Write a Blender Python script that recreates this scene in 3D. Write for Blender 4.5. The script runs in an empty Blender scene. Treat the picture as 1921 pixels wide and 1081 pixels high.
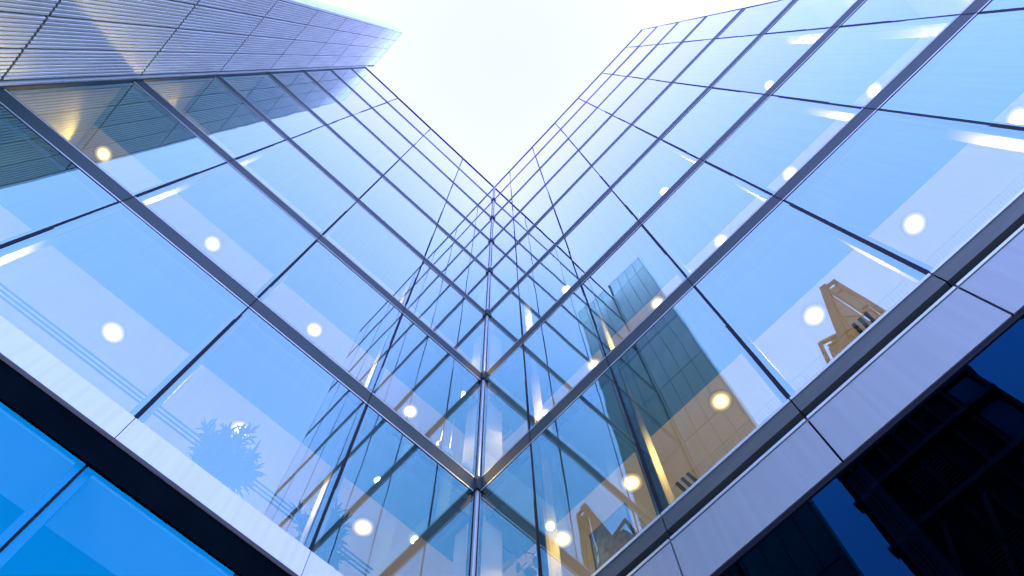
import bpy, bmesh, math, random
from mathutils import Matrix, Vector
random.seed(7)
S = bpy.context.scene
COL = S.collection

# ------------------------------------------------------------------ camera
cam_d = bpy.data.cameras.new('camera')
cam = bpy.data.objects.new('camera', cam_d)
COL.objects.link(cam)
cam_d.sensor_width = 36.0
cam_d.lens = 36.0 * 1484.62 / 1921.0
cam_d.clip_start = 0.05
cam_d.clip_end = 4000
RX = Vector((0.72777, -0.6857, -0.01302))
DN = Vector((0.65626, 0.70179, -0.27715))
FW = Vector((0.19918, 0.19315, 0.96074))
M = Matrix(((RX.x, -DN.x, -FW.x), (RX.y, -DN.y, -FW.y), (RX.z, -DN.z, -FW.z))).to_4x4()
M.translation = Vector((-3.6308, -4.359, -9.8125))
cam.matrix_world = M
S.camera = cam

# ------------------------------------------------------------------ world: bright overcast dusk sky over a Nishita sky
SUN_EL, SUN_AZ = math.radians(35), math.radians(45)
W = bpy.data.worlds.new('World')
S.world = W
W.use_nodes = True
wn, wl = W.node_tree.nodes, W.node_tree.links
wn.clear()
wout = wn.new('ShaderNodeOutputWorld')
bg_sky = wn.new('ShaderNodeBackground')
bg_cloud = wn.new('ShaderNodeBackground')
sky = wn.new('ShaderNodeTexSky')
sky.sky_type = 'NISHITA'
sky.sun_disc = False
sky.sun_elevation = SUN_EL
sky.sun_rotation = SUN_AZ
wl.new(sky.outputs[0], bg_sky.inputs[0])
bg_sky.inputs[1].default_value = 0.10
tc = wn.new('ShaderNodeTexCoord')
nz = wn.new('ShaderNodeTexNoise')
nz.inputs['Scale'].default_value = 1.7
nz.inputs['Detail'].default_value = 5
wl.new(tc.outputs['Generated'], nz.inputs['Vector'])
ramp = wn.new('ShaderNodeValToRGB')
ramp.color_ramp.elements[0].position = 0.30
ramp.color_ramp.elements[0].color = (0.85, 0.915, 2.2, 1)
ramp.color_ramp.elements[1].position = 0.72
ramp.color_ramp.elements[1].color = (0.91, 0.955, 2.4, 1)
wl.new(nz.outputs['Fac'], ramp.inputs[0])
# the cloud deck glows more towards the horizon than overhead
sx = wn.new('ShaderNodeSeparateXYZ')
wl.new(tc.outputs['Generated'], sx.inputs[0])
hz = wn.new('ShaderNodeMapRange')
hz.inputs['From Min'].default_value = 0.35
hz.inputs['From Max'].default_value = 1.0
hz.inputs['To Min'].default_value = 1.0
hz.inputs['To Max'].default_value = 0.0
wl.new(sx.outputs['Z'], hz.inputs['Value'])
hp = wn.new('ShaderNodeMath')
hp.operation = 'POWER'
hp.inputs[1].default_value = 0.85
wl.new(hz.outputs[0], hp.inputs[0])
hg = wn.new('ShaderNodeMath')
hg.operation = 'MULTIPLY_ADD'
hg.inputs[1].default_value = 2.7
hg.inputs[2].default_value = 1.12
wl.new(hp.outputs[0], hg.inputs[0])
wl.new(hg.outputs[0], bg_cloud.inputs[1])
hm = wn.new('ShaderNodeMapRange')
hm.inputs['From Min'].default_value = 0.25
hm.inputs['From Max'].default_value = 0.70
wl.new(sx.outputs['Z'], hm.inputs['Value'])
hc = wn.new('ShaderNodeMix')
hc.data_type = 'RGBA'
hc.inputs[6].default_value = (0.70, 1.02, 2.1, 1)
wl.new(hm.outputs[0], hc.inputs[0])
wl.new(ramp.outputs[0], hc.inputs[7])
wl.new(hc.outputs[2], bg_cloud.inputs[0])
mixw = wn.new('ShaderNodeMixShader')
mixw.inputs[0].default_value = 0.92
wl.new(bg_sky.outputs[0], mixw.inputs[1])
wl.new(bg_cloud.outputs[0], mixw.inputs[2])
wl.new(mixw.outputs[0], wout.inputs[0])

# ------------------------------------------------------------------ sun (very weak, behind the cloud and behind the building)
sd = bpy.data.lights.new('sun', 'SUN')
sd.energy = 0.5
sd.angle = math.radians(20)
sd.color = (1.0, 0.95, 0.88)
sun = bpy.data.objects.new('sun', sd)
COL.objects.link(sun)
sdir = Vector((math.cos(SUN_EL) * math.sin(SUN_AZ), math.cos(SUN_EL) * math.cos(SUN_AZ), math.sin(SUN_EL)))
sun.rotation_euler = sdir.to_track_quat('Z', 'Y').to_euler()

# ------------------------------------------------------------------ exposure and render settings
S.view_settings.view_transform = 'Standard'
S.view_settings.look = 'None'
S.view_settings.exposure = 0.0
S.view_settings.gamma = 1.0
S.view_settings.use_curve_mapping = False
S.render.engine = 'CYCLES'
cy = S.cycles
cy.max_bounces = 14
cy.diffuse_bounces = 4
cy.glossy_bounces = 7
cy.transmission_bounces = 8
cy.transparent_max_bounces = 48
cy.sample_clamp_indirect = 4.0
cy.caustics_reflective = False
cy.caustics_refractive = False
cy.use_denoising = True


# ------------------------------------------------------------------ materials
def new_mat(name):
    m = bpy.data.materials.new(name)
    m.use_nodes = True
    m.node_tree.nodes.clear()
    out = m.node_tree.nodes.new('ShaderNodeOutputMaterial')
    return m, m.node_tree.nodes, m.node_tree.links, out


def solid(name, col, rough=0.5, metal=0.0, var=0.12, scale=(3, 3, 3), spec=0.5, bump=0.0):
    m, n, l, out = new_mat(name)
    b = n.new('ShaderNodeBsdfPrincipled')
    tcn = n.new('ShaderNodeTexCoord')
    mp = n.new('ShaderNodeMapping')
    mp.inputs['Scale'].default_value = scale
    ns = n.new('ShaderNodeTexNoise')
    ns.inputs['Scale'].default_value = 1.0
    ns.inputs['Detail'].default_value = 6
    l.new(tcn.outputs['Object'], mp.inputs[0])
    l.new(mp.outputs[0], ns.inputs['Vector'])
    r = n.new('ShaderNodeValToRGB')
    r.color_ramp.elements[0].position = 0.3
    r.color_ramp.elements[1].position = 0.7
    r.color_ramp.elements[0].color = tuple(c * (1 - var) for c in col) + (1,)
    r.color_ramp.elements[1].color = tuple(min(1, c * (1 + var)) for c in col) + (1,)
    l.new(ns.outputs['Fac'], r.inputs[0])
    l.new(r.outputs[0], b.inputs['Base Color'])
    b.inputs['Roughness'].default_value = rough
    b.inputs['Metallic'].default_value = metal
    b.inputs['Specular IOR Level'].default_value = spec
    if bump:
        bp = n.new('ShaderNodeBump')
        bp.inputs['Strength'].default_value = bump
        bp.inputs['Distance'].default_value = 0.01
        l.new(ns.outputs['Fac'], bp.inputs['Height'])
        l.new(bp.outputs[0], b.inputs['Normal'])
    l.new(b.outputs[0], out.inputs[0])
    return m


def glass(name, f0, tint, trans, wave=0.0018, graze=(1, 1, 1)):
    """coated glazing: tinted mirror over tinted clear glass, more mirror-like at a grazing angle, slightly wavy"""
    m, n, l, out = new_mat(name)
    lw = n.new('ShaderNodeLayerWeight')
    lw.inputs['Blend'].default_value = 0.5
    pw = n.new('ShaderNodeMath'); pw.operation = 'POWER'
    l.new(lw.outputs['Facing'], pw.inputs[0]); pw.inputs[1].default_value = 5.0
    g2 = n.new('ShaderNodeMath'); g2.operation = 'MULTIPLY'; g2.use_clamp = True
    l.new(pw.outputs[0], g2.inputs[0]); g2.inputs[1].default_value = 1.8
    mr = n.new('ShaderNodeMapRange')
    mr.inputs['To Min'].default_value = f0
    mr.inputs['To Max'].default_value = 1.0
    l.new(g2.outputs[0], mr.inputs['Value'])
    mx = n.new('ShaderNodeMix'); mx.data_type = 'RGBA'
    mx.inputs[6].default_value = tint + (1,)
    mx.inputs[7].default_value = graze + (1,)
    l.new(g2.outputs[0], mx.inputs[0])
    gl = n.new('ShaderNodeBsdfGlossy')
    gl.inputs['Roughness'].default_value = 0.0
    tcn = n.new('ShaderNodeTexCoord')
    oi = n.new('ShaderNodeObjectInfo')
    ad = n.new('ShaderNodeVectorMath'); ad.operation = 'MULTIPLY_ADD'
    ad.inputs[1].default_value = (1, 1, 0.8)
    l.new(tcn.outputs['Object'], ad.inputs[0])
    cb = n.new('ShaderNodeCombineXYZ')
    sc = n.new('ShaderNodeMath'); sc.operation = 'MULTIPLY'; sc.inputs[1].default_value = 57.0
    l.new(oi.outputs['Random'], sc.inputs[0])
    for i in range(3):
        l.new(sc.outputs[0], cb.inputs[i])
    l.new(cb.outputs[0], ad.inputs[2])
    # faint rain streaks and a slightly different coating from pane to pane
    mp2 = n.new('ShaderNodeMapping'); mp2.inputs['Scale'].default_value = (22, 22, 0.7)
    l.new(ad.outputs[0], mp2.inputs[0])
    st = n.new('ShaderNodeTexNoise'); st.inputs['Scale'].default_value = 1.0; st.inputs['Detail'].default_value = 4
    l.new(mp2.outputs[0], st.inputs['Vector'])
    sm = n.new('ShaderNodeMapRange')
    sm.inputs['From Min'].default_value = 0.35; sm.inputs['From Max'].default_value = 0.75
    sm.inputs['To Min'].default_value = 1.01; sm.inputs['To Max'].default_value = 0.96
    l.new(st.outputs['Fac'], sm.inputs['Value'])
    om = n.new('ShaderNodeMapRange')
    om.inputs['To Min'].default_value = 0.95; om.inputs['To Max'].default_value = 1.03
    l.new(oi.outputs['Random'], om.inputs['Value'])
    mm = n.new('ShaderNodeMath'); mm.operation = 'MULTIPLY'
    l.new(sm.outputs[0], mm.inputs[0]); l.new(om.outputs[0], mm.inputs[1])
    vs_ = n.new('ShaderNodeVectorMath'); vs_.operation = 'SCALE'
    l.new(mx.outputs[2], vs_.inputs[0]); l.new(mm.outputs[0], vs_.inputs['Scale'])
    l.new(vs_.outputs[0], gl.inputs['Color'])
    ns = n.new('ShaderNodeTexNoise')
    ns.inputs['Scale'].default_value = 1.1
    ns.inputs['Detail'].default_value = 0.5
    l.new(ad.outputs[0], ns.inputs['Vector'])
    bp = n.new('ShaderNodeBump')
    bp.inputs['Strength'].default_value = 1.0
    bp.inputs['Distance'].default_value = wave
    l.new(ns.outputs['Fac'], bp.inputs['Height'])
    l.new(bp.outputs[0], gl.inputs['Normal'])
    tr = n.new('ShaderNodeBsdfTransparent')
    tr.inputs['Color'].default_value = trans + (1,)
    ms = n.new('ShaderNodeMixShader')
    l.new(mr.outputs[0], ms.inputs[0])
    l.new(tr.outputs[0], ms.inputs[1])
    l.new(gl.outputs[0], ms.inputs[2])
    l.new(ms.outputs[0], out.inputs[0])
    return m


def clear(name):
    m, n, l, out = new_mat(name)
    tr = n.new('ShaderNodeBsdfTransparent')
    tr.inputs['Color'].default_value = (1, 1, 1, 1)
    l.new(tr.outputs[0], out.inputs[0])
    return m


def emit(name, col, strength):
    m, n, l, out = new_mat(name)
    e = n.new('ShaderNodeEmission')
    e.inputs[0].default_value = col + (1,)
    e.inputs[1].default_value = strength
    l.new(e.outputs[0], out.inputs[0])
    return m


GLASS = glass('coated_glass', 0.245, (0.44, 1.0, 1.0), (0.84, 0.80, 0.66))
GLASS_BLUE = glass('blue_base_glass', 0.145, (0.0, 0.74, 1.0), (0.55, 0.85, 1.0), graze=(0.1, 0.8, 1))
GLASS_DARK = glass('dark_base_glass', 0.027, (0.03, 0.42, 0.95), (0.12, 0.15, 0.22), graze=(0.05, 0.4, 0.9))
CLEAR = clear('clear_glass_side')
DARKMETAL = solid('dark_grey_metal', (0.026, 0.056, 0.056), 0.6, 0.0, 0.10, (2, 2, 9), spec=0.15)
LIPMETAL = solid('pale_aluminium', (0.45, 0.55, 0.52), 0.35, 0.3, 0.08)
GASKET = solid('black_gasket', (0.008, 0.011, 0.018), 0.8, 0, 0.1, spec=0.15)
WHITEPANEL = solid('brushed_white_metal', (0.62, 0.68, 0.68), 0.55, 0.0, 0.05, (23, 23, 0.5), bump=0.10)
GREYPANEL = solid('brushed_grey_metal', (0.25, 0.31, 0.30), 0.5, 0.0, 0.06, (14, 14, 0.5), bump=0.08)
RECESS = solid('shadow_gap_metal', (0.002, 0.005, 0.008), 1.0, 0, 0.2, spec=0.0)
SILLM = solid('grey_sill_metal', (0.075, 0.098, 0.085), 0.55, 0, 0.1, (2, 2, 9), spec=0.2)
BROWNGAP = solid('brown_shade_reveal', (0.15, 0.115, 0.08), 0.5, 0, 0.2)  # brownish shadow of the recess put into the colour
POST = solid('lavender_post_metal', (0.48, 0.54, 0.52), 0.35, 0.3, 0.05)
FIN = solid('cream_fin_metal', (0.19, 0.185, 0.165), 0.5, 0, 0.04)
FINDARK = solid('navy_fin_front', (0.012, 0.02, 0.045), 0.5, 0, 0.1)
CEIL = solid('white_ceiling', (0.80, 0.78, 0.74), 0.9, 0, 0.02)
BULK = solid('sky_tinted_bulkhead', (0.07, 0.22, 0.45), 0.8, 0, 0.04)  # blue light from the sky is put into this colour
BULK2 = solid('sky_tinted_blind_box', (0.055, 0.18, 0.38), 0.8, 0, 0.04)  # same sky light in the colour, a little deeper
FLOORM = solid('pale_floor', (0.55, 0.50, 0.43), 0.7, 0, 0.10)
WALLM = solid('white_wall', (0.78, 0.76, 0.72), 0.9, 0, 0.03)
GRILLE = solid('pale_grille', (0.70, 0.69, 0.66), 0.8, 0, 0.03)
SLOT = solid('dark_slot', (0.03, 0.035, 0.04), 0.6, 0, 0.1)
RIB = solid('ribbed_aluminium', (0.54, 0.61, 0.53), 0.42, 0.40, 0.10, (1.2, 1.2, 0.5))
RIBTRIM = solid('smooth_aluminium', (0.56, 0.68, 0.60), 0.4, 0.5, 0.05)
CORE = solid('dark_core', (0.02, 0.02, 0.024), 0.7, 0, 0.1)
LAMP, n_, l_, o_ = new_mat('lamp_glow')
tcn_ = n_.new('ShaderNodeTexCoord')
ln_ = n_.new('ShaderNodeVectorMath'); ln_.operation = 'LENGTH'
l_.new(tcn_.outputs['Object'], ln_.inputs[0])
fr_ = n_.new('ShaderNodeMapRange')
fr_.inputs['From Max'].default_value = 0.15
fr_.inputs['To Min'].default_value = 1.0; fr_.inputs['To Max'].default_value = 0.0
l_.new(ln_.outputs['Value'], fr_.inputs['Value'])
pf_ = n_.new('ShaderNodeMath'); pf_.operation = 'POWER'
l_.new(fr_.outputs[0], pf_.inputs[0]); pf_.inputs[1].default_value = 2.6
sf_ = n_.new('ShaderNodeMath'); sf_.operation = 'MULTIPLY_ADD'
l_.new(pf_.outputs[0], sf_.inputs[0]); sf_.inputs[1].default_value = 24.0; sf_.inputs[2].default_value = 0.55
em_ = n_.new('ShaderNodeEmission'); em_.inputs[0].default_value = (1.0, 0.76, 0.34, 1)
l_.new(sf_.outputs[0], em_.inputs[1]); l_.new(em_.outputs[0], o_.inputs[0])
RING = solid('lamp_ring', (0.75, 0.72, 0.65), 0.4, 0, 0.03)
LEAF = solid('dark_leaf', (0.035, 0.07, 0.03), 0.5, 0, 0.35, (9, 9, 9))
BARK = solid('brown_stem', (0.10, 0.07, 0.045), 0.8, 0, 0.3, (20, 20, 20))
POTM = solid('grey_pot', (0.25, 0.25, 0.26), 0.6, 0, 0.1)
BOARDM = solid('pale_board', (0.45, 0.45, 0.42), 0.4, 0, 0.25, (12, 12, 12))
BOARDF = solid('board_frame', (0.05, 0.06, 0.08), 0.4, 0, 0.1)
SIGNM = solid('acrylic_sign', (0.55, 0.60, 0.60), 0.3, 0, 0.05)
STEEL = solid('dark_steel', (0.016, 0.015, 0.015), 0.5, 0, 0.2)
STEEL2 = solid('grey_steel_edge', (0.09, 0.09, 0.095), 0.45, 0, 0.2)
CLADD = solid('brown_cladding', (0.03, 0.022, 0.018), 0.7, 0, 0.3, (4, 4, 9))
PAVE = solid('pale_paving', (0.42, 0.42, 0.40), 0.8, 0, 0.2, (0.6, 0.6, 0.6))
ASPH = solid('asphalt', (0.05, 0.05, 0.052), 0.9, 0, 0.2, (2, 2, 2))


# ------------------------------------------------------------------ mesh helpers
def add_box(bm, x0, x1, y0, y1, z0, z1, mi=0):
    x0, x1 = min(x0, x1), max(x0, x1)
    y0, y1 = min(y0, y1), max(y0, y1)
    z0, z1 = min(z0, z1), max(z0, z1)
    v = [bm.verts.new(p) for p in ((x0, y0, z0), (x1, y0, z0), (x1, y1, z0), (x0, y1, z0),
                                   (x0, y0, z1), (x1, y0, z1), (x1, y1, z1), (x0, y1, z1))]
    fs = []
    for idx in ((0, 3, 2, 1), (4, 5, 6, 7), (0, 1, 5, 4), (1, 2, 6, 5), (2, 3, 7, 6), (3, 0, 4, 7)):
        f = bm.faces.new([v[i] for i in idx])
        f.material_index = mi
        fs.append(f)
    return fs


def add_bar(bm, a, b, w, t=None, up=Vector((0, 0, 1))):
    """a square bar from point a to point b"""
    a, b = Vector(a), Vector(b)
    t = t or w
    d = (b - a).normalized()
    s = d.cross(up)
    if s.length < 1e-4:
        s = d.cross(Vector((1, 0, 0)))
    s.normalize()
    u = s.cross(d)
    pts = [(-w / 2, -t / 2), (w / 2, -t / 2), (w / 2, t / 2), (-w / 2, t / 2)]
    va = [bm.verts.new(a + s * p + u * q) for p, q in pts]
    vb = [bm.verts.new(b + s * p + u * q) for p, q in pts]
    bm.faces.new(va[::-1]); bm.faces.new(vb)
    for i in range(4):
        bm.faces.new((va[i], va[(i + 1) % 4], vb[(i + 1) % 4], vb[i]))


def add_lathe(bm, c, prof, seg=24, mi=0, cap=True):
    rings = []
    for r, z in prof:
        rings.append([bm.verts.new((c[0] + r * math.cos(2 * math.pi * i / seg), c[1] + r * math.sin(2 * math.pi * i / seg), c[2] + z)) for i in range(seg)])
    for a, b in zip(rings, rings[1:]):
        for i in range(seg):
            f = bm.faces.new((a[i], a[(i + 1) % seg], b[(i + 1) % seg], b[i]))
            f.material_index = mi
    if cap:
        bm.faces.new(rings[0][::-1]).material_index = mi
        bm.faces.new(rings[-1]).material_index = mi


def obj(name, bm, mats, parent=None, bevel=0.0, center=True):
    bmesh.ops.recalc_face_normals(bm, faces=bm.faces)
    c = Vector((0, 0, 0))
    if center and bm.verts:
        for v in bm.verts:
            c += v.co
        c /= len(bm.verts)
        bmesh.ops.translate(bm, verts=bm.verts, vec=-c)
    me = bpy.data.meshes.new(name)
    bm.to_mesh(me)
    bm.free()
    for m in (mats if isinstance(mats, (list, tuple)) else [mats]):
        me.materials.append(m)
    o = bpy.data.objects.new(name, me)
    COL.objects.link(o)
    pw = Vector((0, 0, 0))
    if parent:
        o.parent = parent
        q = parent
        while q:
            pw += q.location
            q = q.parent
    o.location = c - pw
    if bevel:
        md = o.modifiers.new('bevel', 'BEVEL')
        md.width = bevel
        md.segments = 2
        md.limit_method = 'ANGLE'
    return o


def box(name, mat, parent, x0, x1, y0, y1, z0, z1, bevel=0.0):
    bm = bmesh.new()
    add_box(bm, x0, x1, y0, y1, z0, z1)
    return obj(name, bm, mat, parent, bevel)


def thing(name, label, cat, loc, group=None):
    o = bpy.data.objects.new(name, None)
    COL.objects.link(o)
    o.empty_display_size = 0.3
    o.location = loc
    o['label'] = label
    o['category'] = cat
    if group:
        o['group'] = group
    return o


# ------------------------------------------------------------------ layout numbers (metres; the re-entrant corner is x = y = 0, camera about 10 m below z = 0)
GROUND = -11.5
ZC = {0: -0.09, 1: 3.775, 2: 7.575, 3: 11.42, 4: 15.22, 5: 19.12, 6: 23.04, 7: 26.60}
TH = 0.21
UL = [0, 1.95, 3.90, 5.85, 7.80]
UR = [0, 1.045, 2.533, 4.021, 5.51, 6.998, 8.486, 9.51]


def fbox(bm, side, u0, u1, d0, d1, z0, z1, mi=0):
    """box in facade terms: u along the wall from the corner, d depth into the building"""
    if side == 'L':
        return add_box(bm, -u0, -u1, d0, d1, z0, z1, mi)
    return add_box(bm, d0, d1, -u0, -u1, z0, z1, mi)


def part(name, mat, parent, side, u0, u1, d0, d1, z0, z1, bevel=0.0):
    bm = bmesh.new()
    fbox(bm, side, u0, u1, d0, d1, z0, z1)
    return obj(name, bm, mat, parent, bevel)


# ------------------------------------------------------------------ ground
bm = bmesh.new()
add_box(bm, -1500, 1500, -1500, 1500, GROUND - 0.6, GROUND - 0.1)
g = obj('ground', bm, ASPH)
g['kind'] = 'structure'
bm = bmesh.new()
add_box(bm, -26, 14, -24, 14, GROUND - 0.1, GROUND)
g = obj('pavement', bm, PAVE)
g['kind'] = 'structure'

# ------------------------------------------------------------------ the two glass wings
wing = {}
wing['L'] = thing('office_wing', 'glass office wing on the left with white fascia over bright blue base glazing', 'building', (-3.9, 3.5, GROUND), 'glass office wings round the courtyard')
wing['R'] = thing('office_wing', 'glass office wing on the right with jointed fascia panels over dark base glazing', 'building', (3.5, -4.75, GROUND), 'glass office wings round the courtyard')


def pane(side, u0, u1, z0, z1, mat, tilt=0.0022, gap=0.011):
    p = wing[side]
    bm = bmesh.new()
    fs = fbox(bm, side, u0 + gap, u1 - gap, 0.0, 0.024, z0 + 0.011, z1 - 0.011)
    for f in fs:
        f.normal_update()
    for f in fs:
        n_ = f.calc_center_median()
        f.material_index = 1
        if side == 'L' and abs(n_.y) < 1e-5:
            f.material_index = 0
        if side == 'R' and abs(n_.x) < 1e-5:
            f.material_index = 0
    o = obj('window_pane', bm, [mat, CLEAR], p)
    o.rotation_euler = [random.uniform(-tilt, tilt) for _ in range(3)]
    return o


def transom(side, u0, u1, zc, hh=TH):
    """dark spandrel band of one bay: dark panel with a pale lip and a black gasket at both edges"""
    p = wing[side]
    g_ = 0.007
    t = part('transom', DARKMETAL, p, side, u0 + g_, u1 - g_, -0.003, 0.09, zc - hh + 0.048, zc + hh - 0.048)
    for s in (-1, 1):
        a, b = sorted((zc + s * (hh - 0.040), zc + s * (hh - 0.014)))
        part('frame_lip', LIPMETAL, t, side, u0 + g_, u1 - g_, -0.007, 0.085, a, b)
        a, b = sorted((zc + s * (hh - 0.014), zc + s * (hh + 0.010)))
        part('gasket', GASKET, t, side, u0 + g_, u1 - g_, -0.001, 0.08, a, b)
    if u0 > 0.1:
        part('gasket', GASKET, t, side, u0 - 0.009, u0 + 0.009, -0.0055, 0.02, zc - hh, zc + hh)
    return t


for side, U in (('L', UL), ('R', UR)):
    p = wing[side]
    zbot = -3.49 if side == 'L' else -3.74
    lower_top = -4.28 if side == 'L' else -4.87
    lowmat = GLASS_BLUE if side == 'L' else GLASS_DARK
    # panes
    for i in range(len(U) - 1):
        u0, u1 = U[i], U[i + 1]
        if i == 0:
            u0 = 0.05
        for k in range(0, 8):
            lo = zbot if k == 0 else ZC[k - 1] + TH
            hi = ZC[k] - TH if k < 7 else ZC[7] - 0.10
            pane(side, u0, u1, lo, hi, GLASS)
        pane(side, u0, u1, -7.55, lower_top, lowmat, gap=0.011 if side == 'L' else 0.0015)
        pane(side, u0, u1, GROUND + 0.02, -7.75, lowmat)
        for k in range(0, 7):
            transom(side, u0 + (0.02 if i == 0 else 0), u1, ZC[k])
        part('coping', DARKMETAL if side == 'L' else LIPMETAL, p, side, u0, u1 - 0.012, -0.03, 0.30, ZC[7] - 0.10, ZC[7])
        part('base_transom', GASKET, p, side, u0, u1, -0.01, 0.12, -7.75, -7.55)
    # joints, interior fins
    zz = [zbot] + [ZC[k] for k in range(8)]
    for i, u in enumerate(U[1:-1] if side == 'L' else U[1:]):
        part('glazing_joint', GASKET, p, side, u - 0.021, u + 0.021, -0.001, 0.040, zbot, ZC[7] - 0.1)
        part('glazing_joint', GASKET, p, side, u - 0.012, u + 0.012, 0.026, 0.060, GROUND, lower_top)
        f = part('mullion', FIN, p, side, u - 0.028, u + 0.028, 0.095, 0.30, zbot - 0.1, ZC[7] - 0.12)
        part('mullion_front', FINDARK, f, side, u - 0.075, u + 0.075, 0.045, 0.095, zbot - 0.1, ZC[7] - 0.12)
        part('mullion', FINDARK, p, side, u - 0.075, u + 0.075, 0.060, 0.28, GROUND, lower_top)
    # storeys: slab, ceiling, bulkhead
    u_end = U[-1] - (0.0 if side == 'L' else 0.06)
    for k in range(-1, 8):
        zc = ZC.get(k, -3.88)
        if side == 'L':
            X0, X1, Y0, Y1 = -u_end, 7.0, 0.12, 7.0
        else:
            X0, X1, Y0, Y1 = 0.12, 7.0, -u_end, 0.119
        box('floor_slab', FLOORM, p, X0, X1, Y0, Y1, zc - 0.19, zc + 0.17)
        if k == -1:
            continue
        e = 0.96 if side == 'L' else 1.06
        e1 = 0.32
        if side == 'L':
            ce = box('ceiling', CEIL, p, X0, X1, e + 0.001, Y1, zc - 0.27, zc - 0.192)
            box('bulkhead', BULK, ce, X0, e, e1 + 0.001, e, zc - 0.285, zc - 0.194)
            box('blind_box', BULK2, ce, X0, -0.09, 0.10, e1, zc - 0.30, zc - 0.194)
        else:
            ce = box('ceiling', CEIL, p, e + 0.001, X1, Y0, 0.94, zc - 0.268, zc - 0.192)
            box('bulkhead', BULK, ce, e1 + 0.001, e, Y0, 0.30, zc - 0.2835, zc - 0.194)
            box('blind_box', BULK2, ce, 0.10, e1, Y0, -0.09, zc - 0.298, zc - 0.194)
        if k == 0:
            bm = bmesh.new()
            if side == 'L':
                for j in range(3):
                    add_box(bm, X0 + 0.1, -0.3, 1.79 + 0.065 * j, 1.82 + 0.065 * j, zc - 0.276, zc - 0.269)
                obj('slot_diffuser', bm, SLOT, ce)
            else:
                add_box(bm, 1.83, 1.85, Y0 + 0.1, -0.3, zc - 0.276, zc - 0.267)
                for j in range(int(9.0 / 0.05)):
                    y = -0.35 - 0.05 * j
                    add_box(bm, 1.87, 2.30, y, y - 0.016, zc - 0.273, zc - 0.267)
                obj('ceiling_grille', bm, GRILLE, ce)
                for yc in (-2.05, -5.13, -8.2):
                    bm = bmesh.new()
                    for j in range(3):
                        add_box(bm, 1.80, 2.15, yc - 0.16 + 0.10 * j, yc - 0.11 + 0.10 * j, zc - 0.280, zc - 0.277)
                    obj('air_slot', bm, SLOT, ce)
    # back wall, end walls
    if side == 'L':
        box('back_wall', WALLM, p, -7.8, 7.0, 7.0, 7.25, GROUND, ZC[7] - 0.02)
        box('side_wall', WALLM, p, -7.96, -7.81, 0.06, 7.25, GROUND, ZC[7] - 0.02)
        box('roof', DARKMETAL, p, -7.8, 7.0, 0.31, 7.25, ZC[7] - 0.018, ZC[7] + 0.0)
    else:
        box('back_wall', WALLM, p, 7.0, 7.25, -9.5, 7.25, GROUND, ZC[7] - 0.02)
        box('side_wall', WALLM, p, 0.05, 7.0, -9.51, -9.455, GROUND, ZC[7] - 0.02)
        box('roof', DARKMETAL, p, 0.31, 7.25, -9.5, 0.30, ZC[7] - 0.018, ZC[7] + 0.0)
    # lower soffit strip just behind the base glazing
    zt = lower_top
    part('base_soffit', WALLM if side == 'L' else RECESS, p, side, 0.3, U[-1] - 0.1, 0.065, 0.66, zt - 0.035, zt - 0.005)
    part('base_void', CORE, p, side, 0.9, U[-1] - 0.1, 0.67, 6.9, zt - 0.02, zt + 0.02)
    part('base_back_wall', CORE, p, side, 0.9, U[-1] - 0.1, 4.9, 5.0, GROUND, zt - 0.03)

# corner post and its dark nodes
post = box('corner_post', POST, wing['L'], -0.040, 0.035, -0.040, 0.035, -3.9, ZC[7], 0.006)
box('post_gasket', GASKET, post, -0.062, 0.0, 0.0, 0.06, -3.9, ZC[7] - 0.05)
box('post_gasket', GASKET, post, 0.0, 0.06, -0.062, 0.0, -3.9, ZC[7] - 0.05)
for k in range(0, 7):
    box('post_node', DARKMETAL, post, -0.075, 0.04, -0.075, 0.04, ZC[k] - TH + 0.05, ZC[k] + TH - 0.05, 0.004)
cc = box('column', WALLM, wing['L'], 0.16, 0.62, 0.16, 0.62, -3.7, ZC[7] - 0.2, 0.01)

# fascia of the left wing: one brushed band, then a black recess
for i in range(4):
    a, b = UL[i] + 0.004, UL[i + 1] - 0.004
    f = part('fascia_panel', WHITEPANEL, wing['L'], 'L', a, b, -0.015, 0.028, -3.885, -3.502)
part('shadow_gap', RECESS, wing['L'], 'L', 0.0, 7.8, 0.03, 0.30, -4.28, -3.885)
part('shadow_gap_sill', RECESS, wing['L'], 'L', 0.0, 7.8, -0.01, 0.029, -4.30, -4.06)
# fascia of the right wing: dark sill, reveal coloured with its brown shade, white panels, black edge
for i in range(7):
    a, b = UR[i] + 0.007, UR[i + 1] - 0.007
    w_ = wing['R']
    s_ = part('sill', SILLM, w_, 'R', a, b, -0.02, 0.10, -4.00, -3.795)
    part('frame_lip', LIPMETAL, s_, 'R', a, b, -0.03, 0.095, -3.792, -3.752)
    f = part('fascia_panel', GREYPANEL, w_, 'R', a + 0.002, b - 0.002, -0.02, 0.09, -4.815, -4.165)
    part('frame_lip', LIPMETAL, f, 'R', a + 0.002, b - 0.002, -0.026, 0.085, -4.150, -4.115)
part('reveal', BROWNGAP, wing['R'], 'R', 0.0, 9.5, 0.05, 0.20, -4.115, -4.00)
part('fascia_backing', GASKET, wing['R'], 'R', 0.0, 9.5, 0.02, 0.30, -4.87, -4.116)
part('fascia_edge', GASKET, wing['R'], 'R', 0.0, 9.5, -0.01, 0.018, -4.87, -4.818)

# ------------------------------------------------------------------ ribbed metal slab tower at the left end
TY = -2.14
tower = thing('ribbed_tower', 'tall slab tower clad in vertically ribbed aluminium panels at the end of the left wing', 'tower', (-8.0, -1.0, GROUND))
box('core', CORE, tower, -8.14, -7.85, TY + 0.02, 0.04, GROUND, 28.98)
ylines = [-0.09, -0.59, -1.09, -1.59, -2.065]
zl = [GROUND, -7.65, -3.80, 0.0, 3.82, 7.65, 11.42, 15.22, 19.1, 23.0, 26.9, 29.0]


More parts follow.
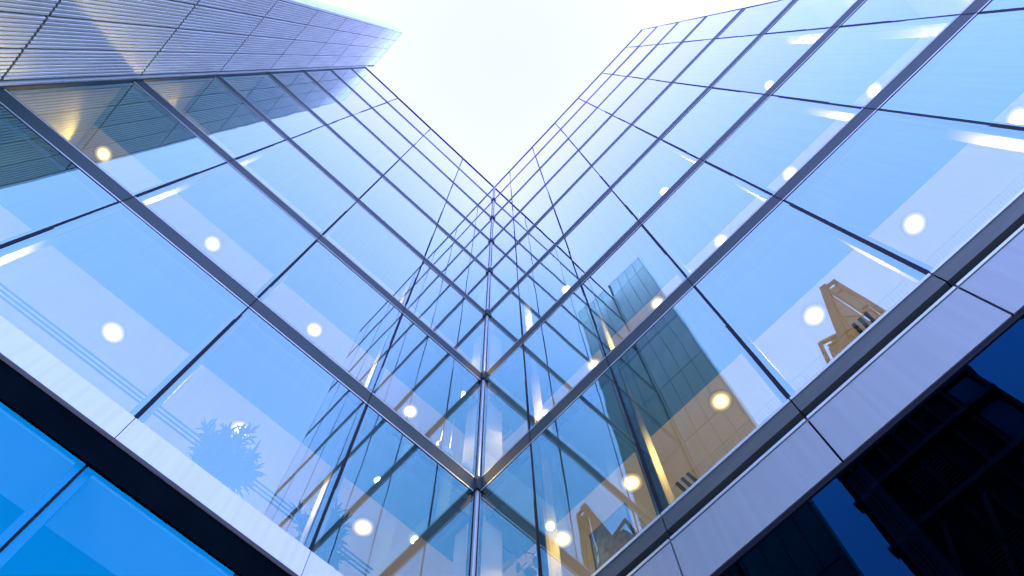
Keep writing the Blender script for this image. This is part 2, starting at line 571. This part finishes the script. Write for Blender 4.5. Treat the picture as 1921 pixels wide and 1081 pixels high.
def ribbed(y0, y1, z0, z1):
    """one panel: flat ribs with open slots between them, in cross section along y, extruded in z"""
    bm = bmesh.new()
    n_ = 8
    y0, y1 = max(y0, y1) - 0.010, min(y0, y1) + 0.010
    pitch = (y1 - y0) / n_
    prof = []
    for i in range(n_):
        a = y0 + pitch * i
        for fr, x in ((0.0, -7.820), (0.10, -7.808), (0.20, -7.802), (0.74, -7.802), (0.82, -7.808), (0.92, -7.820)):
            prof.append((x, a + pitch * fr))
    prof.append((-7.835, y1))
    lo = [bm.verts.new((x, y, z0 + 0.03)) for x, y in prof]
    hi = [bm.verts.new((x, y, z1 - 0.03)) for x, y in prof]
    lob = [bm.verts.new((-7.848, y, z0 + 0.03)) for y in (y0, y1)]
    hib = [bm.verts.new((-7.848, y, z1 - 0.03)) for y in (y0, y1)]
    for i in range(len(prof) - 1):
        bm.faces.new((lo[i], lo[i + 1], hi[i + 1], hi[i]))
    bm.faces.new([lob[0]] + lo + [lob[1]])
    bm.faces.new([hib[0]] + hi + [hib[1]])
    bm.faces.new((lob[0], lob[1], hib[1], hib[0]))
    bm.faces.new((lob[0], lo[0], hi[0], hib[0]))
    bm.faces.new((lob[1], lo[-1], hi[-1], hib[1]))
    return obj('ribbed_panel', bm, RIB, tower)


for za, zb in zip(zl, zl[1:]):
    for ya, yb in zip(ylines, ylines[1:]):
        ribbed(ya, yb, za, zb)
    box('edge_trim', RIBTRIM, tower, -7.90, -7.800, TY, -2.075, za + 0.008, zb - 0.008)
    box('side_panel', RIBTRIM, tower, -8.15, -7.91, TY, TY + 0.02, za + 0.008, zb - 0.008)
box('wall_trim', LIPMETAL, tower, -7.86, -7.775, -0.075, -0.034, GROUND, 26.95, 0.004)
box('end_mullion', DARKMETAL, tower, -7.86, -7.755, -0.033, 0.10, GROUND, 26.60)
box('cap', RIBTRIM, tower, -8.15, -7.80, TY, 0.04, 28.985, 29.02)


# ------------------------------------------------------------------ ceiling lamps (recessed round downlights, one thing each)
STOREY = ['lowest glazed storey', 'second glazed storey up', 'third glazed storey up']
ORD = ['corner', 'second', 'third', 'fourth', 'fifth', 'sixth', 'seventh']


def downlight(x, y, k, label, r=0.145, watts=245, group=None):
    z = ZC[k] - 0.272
    if x < -6.9:
        watts *= 0.5
    t = thing('ceiling_light', label, 'ceiling light', (x, y, z), group)
    bm = bmesh.new()
    add_lathe(bm, (x, y, z), [(r + 0.02, 0.004), (r + 0.02, -0.008), (r + 0.004, -0.010), (r + 0.002, 0.002)], 28, cap=False)
    obj('ring', bm, RING, t)
    bm = bmesh.new()
    add_lathe(bm, (x, y, z), [(r, -0.004), (r * 0.98, -0.008), (r * 0.6, -0.014), (r * 0.15, -0.016)], 28)
    obj('lamp', bm, LAMP, t)
    ld = bpy.data.lights.new('lamp_beam', 'SPOT')
    ld.energy = watts
    ld.color = (1.0, 0.72, 0.22)
    ld.spot_size = math.radians(100)
    ld.spot_blend = 0.5
    ld.shadow_soft_size = 0.07
    lo = bpy.data.objects.new('lamp_beam', ld)
    COL.objects.link(lo)
    lo.parent = t
    lo.location = (0, 0, -0.06)
    return t


lamps = {
    ('L', 0): [(-0.83, 1.38), (-2.93, 1.37), (-4.93, 1.38), (-7.02, 1.38)],
    ('L', 1): [(-0.62, 1.30), (-2.90, 1.27), (-5.16, 1.25), (-7.40, 1.26)],
    ('L', 2): [(-0.75, 1.20), (-2.90, 1.20), (-5.05, 1.20), (-7.30, 1.20)],
    ('R', 0): [(1.28, -0.33), (1.36, -1.58), (1.36, -3.20), (1.36, -4.80), (1.36, -6.41), (1.27, -8.05)],
    ('R', 1): [(1.23, -0.33), (1.21, -1.64), (1.21, -3.23), (1.20, -4.76), (1.19, -6.35), (1.16, -8.2)],
    ('R', 2): [(0.84, -1.73), (0.86, -4.78), (0.84, -7.85)],
}
for (side, k), pts in lamps.items():
    for i, (x, y) in enumerate(pts):
        wn_ = 'left' if side == 'L' else 'right'
        downlight(x, y, k, 'round ceiling lamp in %s wing, %s, %s lamp from the corner' % (
            wn_, STOREY[k], 'nearest' if i == 0 else ORD[i]), group='round lamps on the office ceilings')

# ------------------------------------------------------------------ potted plants inside the lowest storey
FL = -3.71


def leaf(bm, base, d, ln, wd, droop):
    d = Vector(d).normalized()
    s = d.cross(Vector((0, 0, 1)))
    if s.length < 1e-3:
        s = Vector((1, 0, 0))
    s.normalize()
    rows = []
    for t, w in ((0, 0.12), (0.3, 0.9), (0.6, 0.8), (0.85, 0.4), (1, 0.03)):
        c = Vector(base) + d * ln * t + Vector((0, 0, -droop * ln * t * t))
        rows.append((bm.verts.new(c - s * wd * w / 2), bm.verts.new(c + Vector((0, 0, -0.12 * wd))), bm.verts.new(c + s * wd * w / 2)))
    for a, b in zip(rows, rows[1:]):
        bm.faces.new((a[0], a[1], b[1], b[0]))
        bm.faces.new((a[1], a[2], b[2], b[1]))


def plant(x, y, label, rc, zc_, hz, n=260, ll=0.24, lw=0.045, seed=1, shape='spike'):
    rnd = random.Random(seed)
    t = thing('potted_plant', label, 'plant', (x, y, FL), 'indoor plants behind the glass')
    bm = bmesh.new()
    add_lathe(bm, (x, y, FL), [(0.14, 0), (0.19, 0.34), (0.20, 0.36), (0.17, 0.36), (0.16, 0.31)], 20)
    obj('pot', bm, POTM, t)
    bs = bmesh.new()
    bl = bmesh.new()
    top = Vector((x, y, zc_ - hz * 0.5))
    add_bar(bs, (x, y, FL + 0.3), top, 0.045)
    shoots = 36
    for i in range(shoots):
        while True:
            q = Vector((rnd.uniform(-1, 1), rnd.uniform(-1, 1), rnd.uniform(-1, 1)))
            if q.length < 1:
                break
        tip = Vector((x + q.x * rc * (1.0 - 0.35 * max(q.z, 0)), y + q.y * rc * 0.55, zc_ + q.z * hz))
        add_bar(bs, top + (tip - top) * 0.02, tip, 0.012)
        axis = (tip - top).normalized()
        for j in range(n // shoots):
            tt = rnd.uniform(0.35, 1.05)
            b0 = top + (tip - top) * tt
            dd = axis * 0.7 + Vector((rnd.uniform(-1, 1), rnd.uniform(-1, 1), rnd.uniform(-0.5, 0.9)))
            leaf(bl, b0, dd, ll * rnd.uniform(0.6, 1.15), lw * rnd.uniform(0.8, 1.2), rnd.uniform(0, 0.35))
    obj('stem', bs, BARK, t)
    obj('foliage', bl, LEAF, t)
    return t


plant(-3.00, 0.72, 'bushy indoor plant with pointed leaves behind the second bay of the left wing', 0.42, -2.0, 0.70, 1500, 0.19, 0.034, 3)
plant(-1.62, 0.72, 'bushy indoor plant with pointed leaves beside the corner bay mullion of the left wing', 0.38, -2.15, 0.62, 1300, 0.19, 0.034, 9)


def round_leaf_plant(x, y, label, seed):
    rnd = random.Random(seed)
    t = thing('potted_plant', label, 'plant', (x, y, FL), 'indoor plants behind the glass')
    bm = bmesh.new()
    add_lathe(bm, (x, y, FL), [(0.12, 0), (0.15, 0.30), (0.16, 0.32), (0.14, 0.32), (0.13, 0.28)], 20)
    obj('pot', bm, POTM, t)
    bs, bl = bmesh.new(), bmesh.new()
    add_bar(bs, (x, y, FL + 0.25), (x, y, -2.0), 0.02)
    for i in range(14):
        z = -2.75 + i * 0.10
        a = i * 2.4
        c = Vector((x + 0.11 * math.cos(a), y + 0.11 * math.sin(a), z))
        add_bar(bs, (x, y, z - 0.05), c, 0.008)
        r = rnd.uniform(0.05, 0.085)
        ax = Vector((math.cos(a), math.sin(a), 0))
        up = Vector((0, 0, 1)) + ax * 0.3
        sx = ax.cross(up).normalized()
        vs = [bl.verts.new(c + sx * r * math.cos(q) + up.normalized() * r * math.sin(q)) for q in [math.pi * 2 * j / 12 for j in range(12)]]
        vs2 = [bl.verts.new(v.co + ax * 0.004) for v in vs]
        bl.faces.new(vs); bl.faces.new(vs2[::-1])
        for j in range(12):
            bl.faces.new((vs[j], vs[(j + 1) % 12], vs2[(j + 1) % 12], vs2[j]))
    obj('stem', bs, BARK, t)
    obj('foliage', bl, LEAF, t)


round_leaf_plant(0.5, -0.38, 'slender indoor plant with round leaves behind the corner bay of the right wing', 4)

# display board in the right wing
t = thing('display_board', 'framed board on an easel behind the lowest storey glass of the right wing', 'board', (1.0, -1.25, FL))
box('frame', BOARDF, t, 0.985, 1.02, -1.62, -1.0, -2.15, -1.33)
box('panel', BOARDM, t, 0.975, 0.984, -1.60, -1.03, -2.12, -1.36)
bm = bmesh.new()
for yy in (-1.5, -1.1):
    add_bar(bm, (1.04, yy, FL), (1.04, yy, -1.5), 0.03)
obj('easel_leg', bm, BOARDF, t)

# small acrylic box sign hanging by the corner, second storey
t = thing('hanging_sign', 'small blank acrylic box sign hanging beside the inner corner behind the left wing glass', 'sign', (-0.1, 0.7, 3.5))
box('sign_box', SIGNM, t, -0.30, 0.02, 0.68, 0.76, 1.72, 1.90, 0.006)
box('hanger', LIPMETAL, t, -0.24, -0.232, 0.716, 0.724, 1.90, 3.50)
box('hanger', LIPMETAL, t, -0.04, -0.032, 0.716, 0.724, 1.90, 3.50)

# ------------------------------------------------------------------ neighbouring dark steel building to the west (seen mirrored in the right wing)
XB = -12.0
nb = thing('steel_framed_building', 'dark steel framed building with a gabled glazed lantern on its roof opposite the right wing', 'building', (-14, -5, GROUND))
box('body', CLADD, nb, -16.0, XB - 0.10, -7.2, -2.5, GROUND, 11.2)
box('roof_slab', STEEL, nb, -16.1, XB + 0.05, -7.4, -2.42, 11.2, 11.6)
for z in (-6.5, -3.0, 0.5, 4.0, 7.5, 9.6):
    f = box('slab_edge', STEEL2, nb, XB - 0.1, XB + 0.25, -7.3, -2.36, z, z + 0.16)
bm = bmesh.new()
for y in (-2.5, -3.2, -3.9, -4.5, -5.1, -5.7, -6.3, -7.25):
    add_box(bm, XB - 0.1, XB + 0.12, y - 0.05, y + 0.05, GROUND, 11.2)
obj('steel_column', bm, STEEL, nb)
for (y0, y1) in ((-2.7, -3.9), (-3.9, -5.1), (-5.1, -6.3)):
    for (z0, z1) in ((0.72, 4.0), (4.22, 7.5)):
        bm = bmesh.new()
        add_bar(bm, (XB + 0.02, y0, z0), (XB + 0.02, y1, z1), 0.12)
        obj('brace', bm, STEEL2, nb)
for z in (8.0, 4.6, 1.0):
    bm = bmesh.new()
    for j in range(11):
        add_box(bm, XB - 0.08, XB + 0.06, -5.0, -4.0, z + 0.13 * j, z + 0.13 * j + 0.04)
    obj('louvre', bm, STEEL2, nb)
PALEGL = solid('pale_strip_window', (0.16, 0.22, 0.32), 0.1, 0.0, 0.1)
for z0, z1 in ((7.8, 9.5), (9.9, 11.1), (4.3, 7.4), (0.8, 3.9)):
    box('window', PALEGL, nb, XB - 0.1, XB - 0.06, -7.12, -6.45, z0, z1)
# upper stage and lantern
box('upper_stage', CLADD, nb, -14.6, XB - 0.05, -7.25, -4.75, 11.6, 16.2)
def prism(name, mat, yz, x0, x1):
    bm = bmesh.new()
    a = [bm.verts.new((x0, y, z)) for y, z in yz]
    b = [bm.verts.new((x1, y, z)) for y, z in yz]
    bm.faces.new(a)
    bm.faces.new(b[::-1])
    for i in range(len(yz)):
        j = (i + 1) % len(yz)
        bm.faces.new((a[i], a[j], b[j], b[i]))
    return obj(name, bm, mat, nb)


PALEPANEL = solid('lantern_panel', (0.30, 0.31, 0.30), 0.6, 0, 0.2)
prism('lantern_panel', PALEPANEL, [(-6.82, 20.3), (-5.85, 16.9), (-6.82, 16.6)], XB - 0.14, XB - 0.09)
prism('lantern_panel', PALEPANEL, [(-7.22, 20.6), (-6.97, 20.7), (-6.97, 16.7), (-7.22, 16.5)], XB - 0.14, XB - 0.09)
bm = bmesh.new()
for a, b, w in (((XB, -6.88, 20.9), (XB, -5.60, 16.2), 0.30), ((XB, -6.88, 20.9), (XB, -6.92, 16.2), 0.10),
                ((XB, -7.30, 20.78), (XB, -7.32, 16.2), 0.17), ((XB, -6.82, 20.86), (XB, -7.36, 20.74), 0.12),
                ((XB, -6.88, 19.8), (XB, -7.30, 19.7), 0.08), ((XB, -6.90, 17.6), (XB, -7.30, 17.5), 0.08),
                ((XB, -6.62, 19.5), (XB, -6.05, 16.3), 0.05), ((XB, -6.35, 18.1), (XB, -6.85, 17.2), 0.05),
                ((XB, -4.72, 16.1), (XB, -5.08, 17.75), 0.14),
                ((XB, -5.0, 16.2), (XB, -5.65, 17.2), 0.06)):
    add_bar(bm, a, b, w)
obj('lantern_frame', bm, STEEL, nb)
prism('parapet', STEEL, [(-4.90, 16.1), (-5.15, 17.2), (-5.45, 17.45), (-6.50, 16.9), (-7.34, 16.5), (-7.34, 16.1)], XB - 0.05, XB - 1.4)
bm = bmesh.new()
for a, b, w in (((XB, -5.08, 17.75), (XB, -6.50, 16.95), 0.12), ((XB, -5.2, 17.3), (XB, -6.7, 16.5), 0.06)):
    add_bar(bm, a, b, w)
obj('parapet_rail', bm, STEEL2, nb)
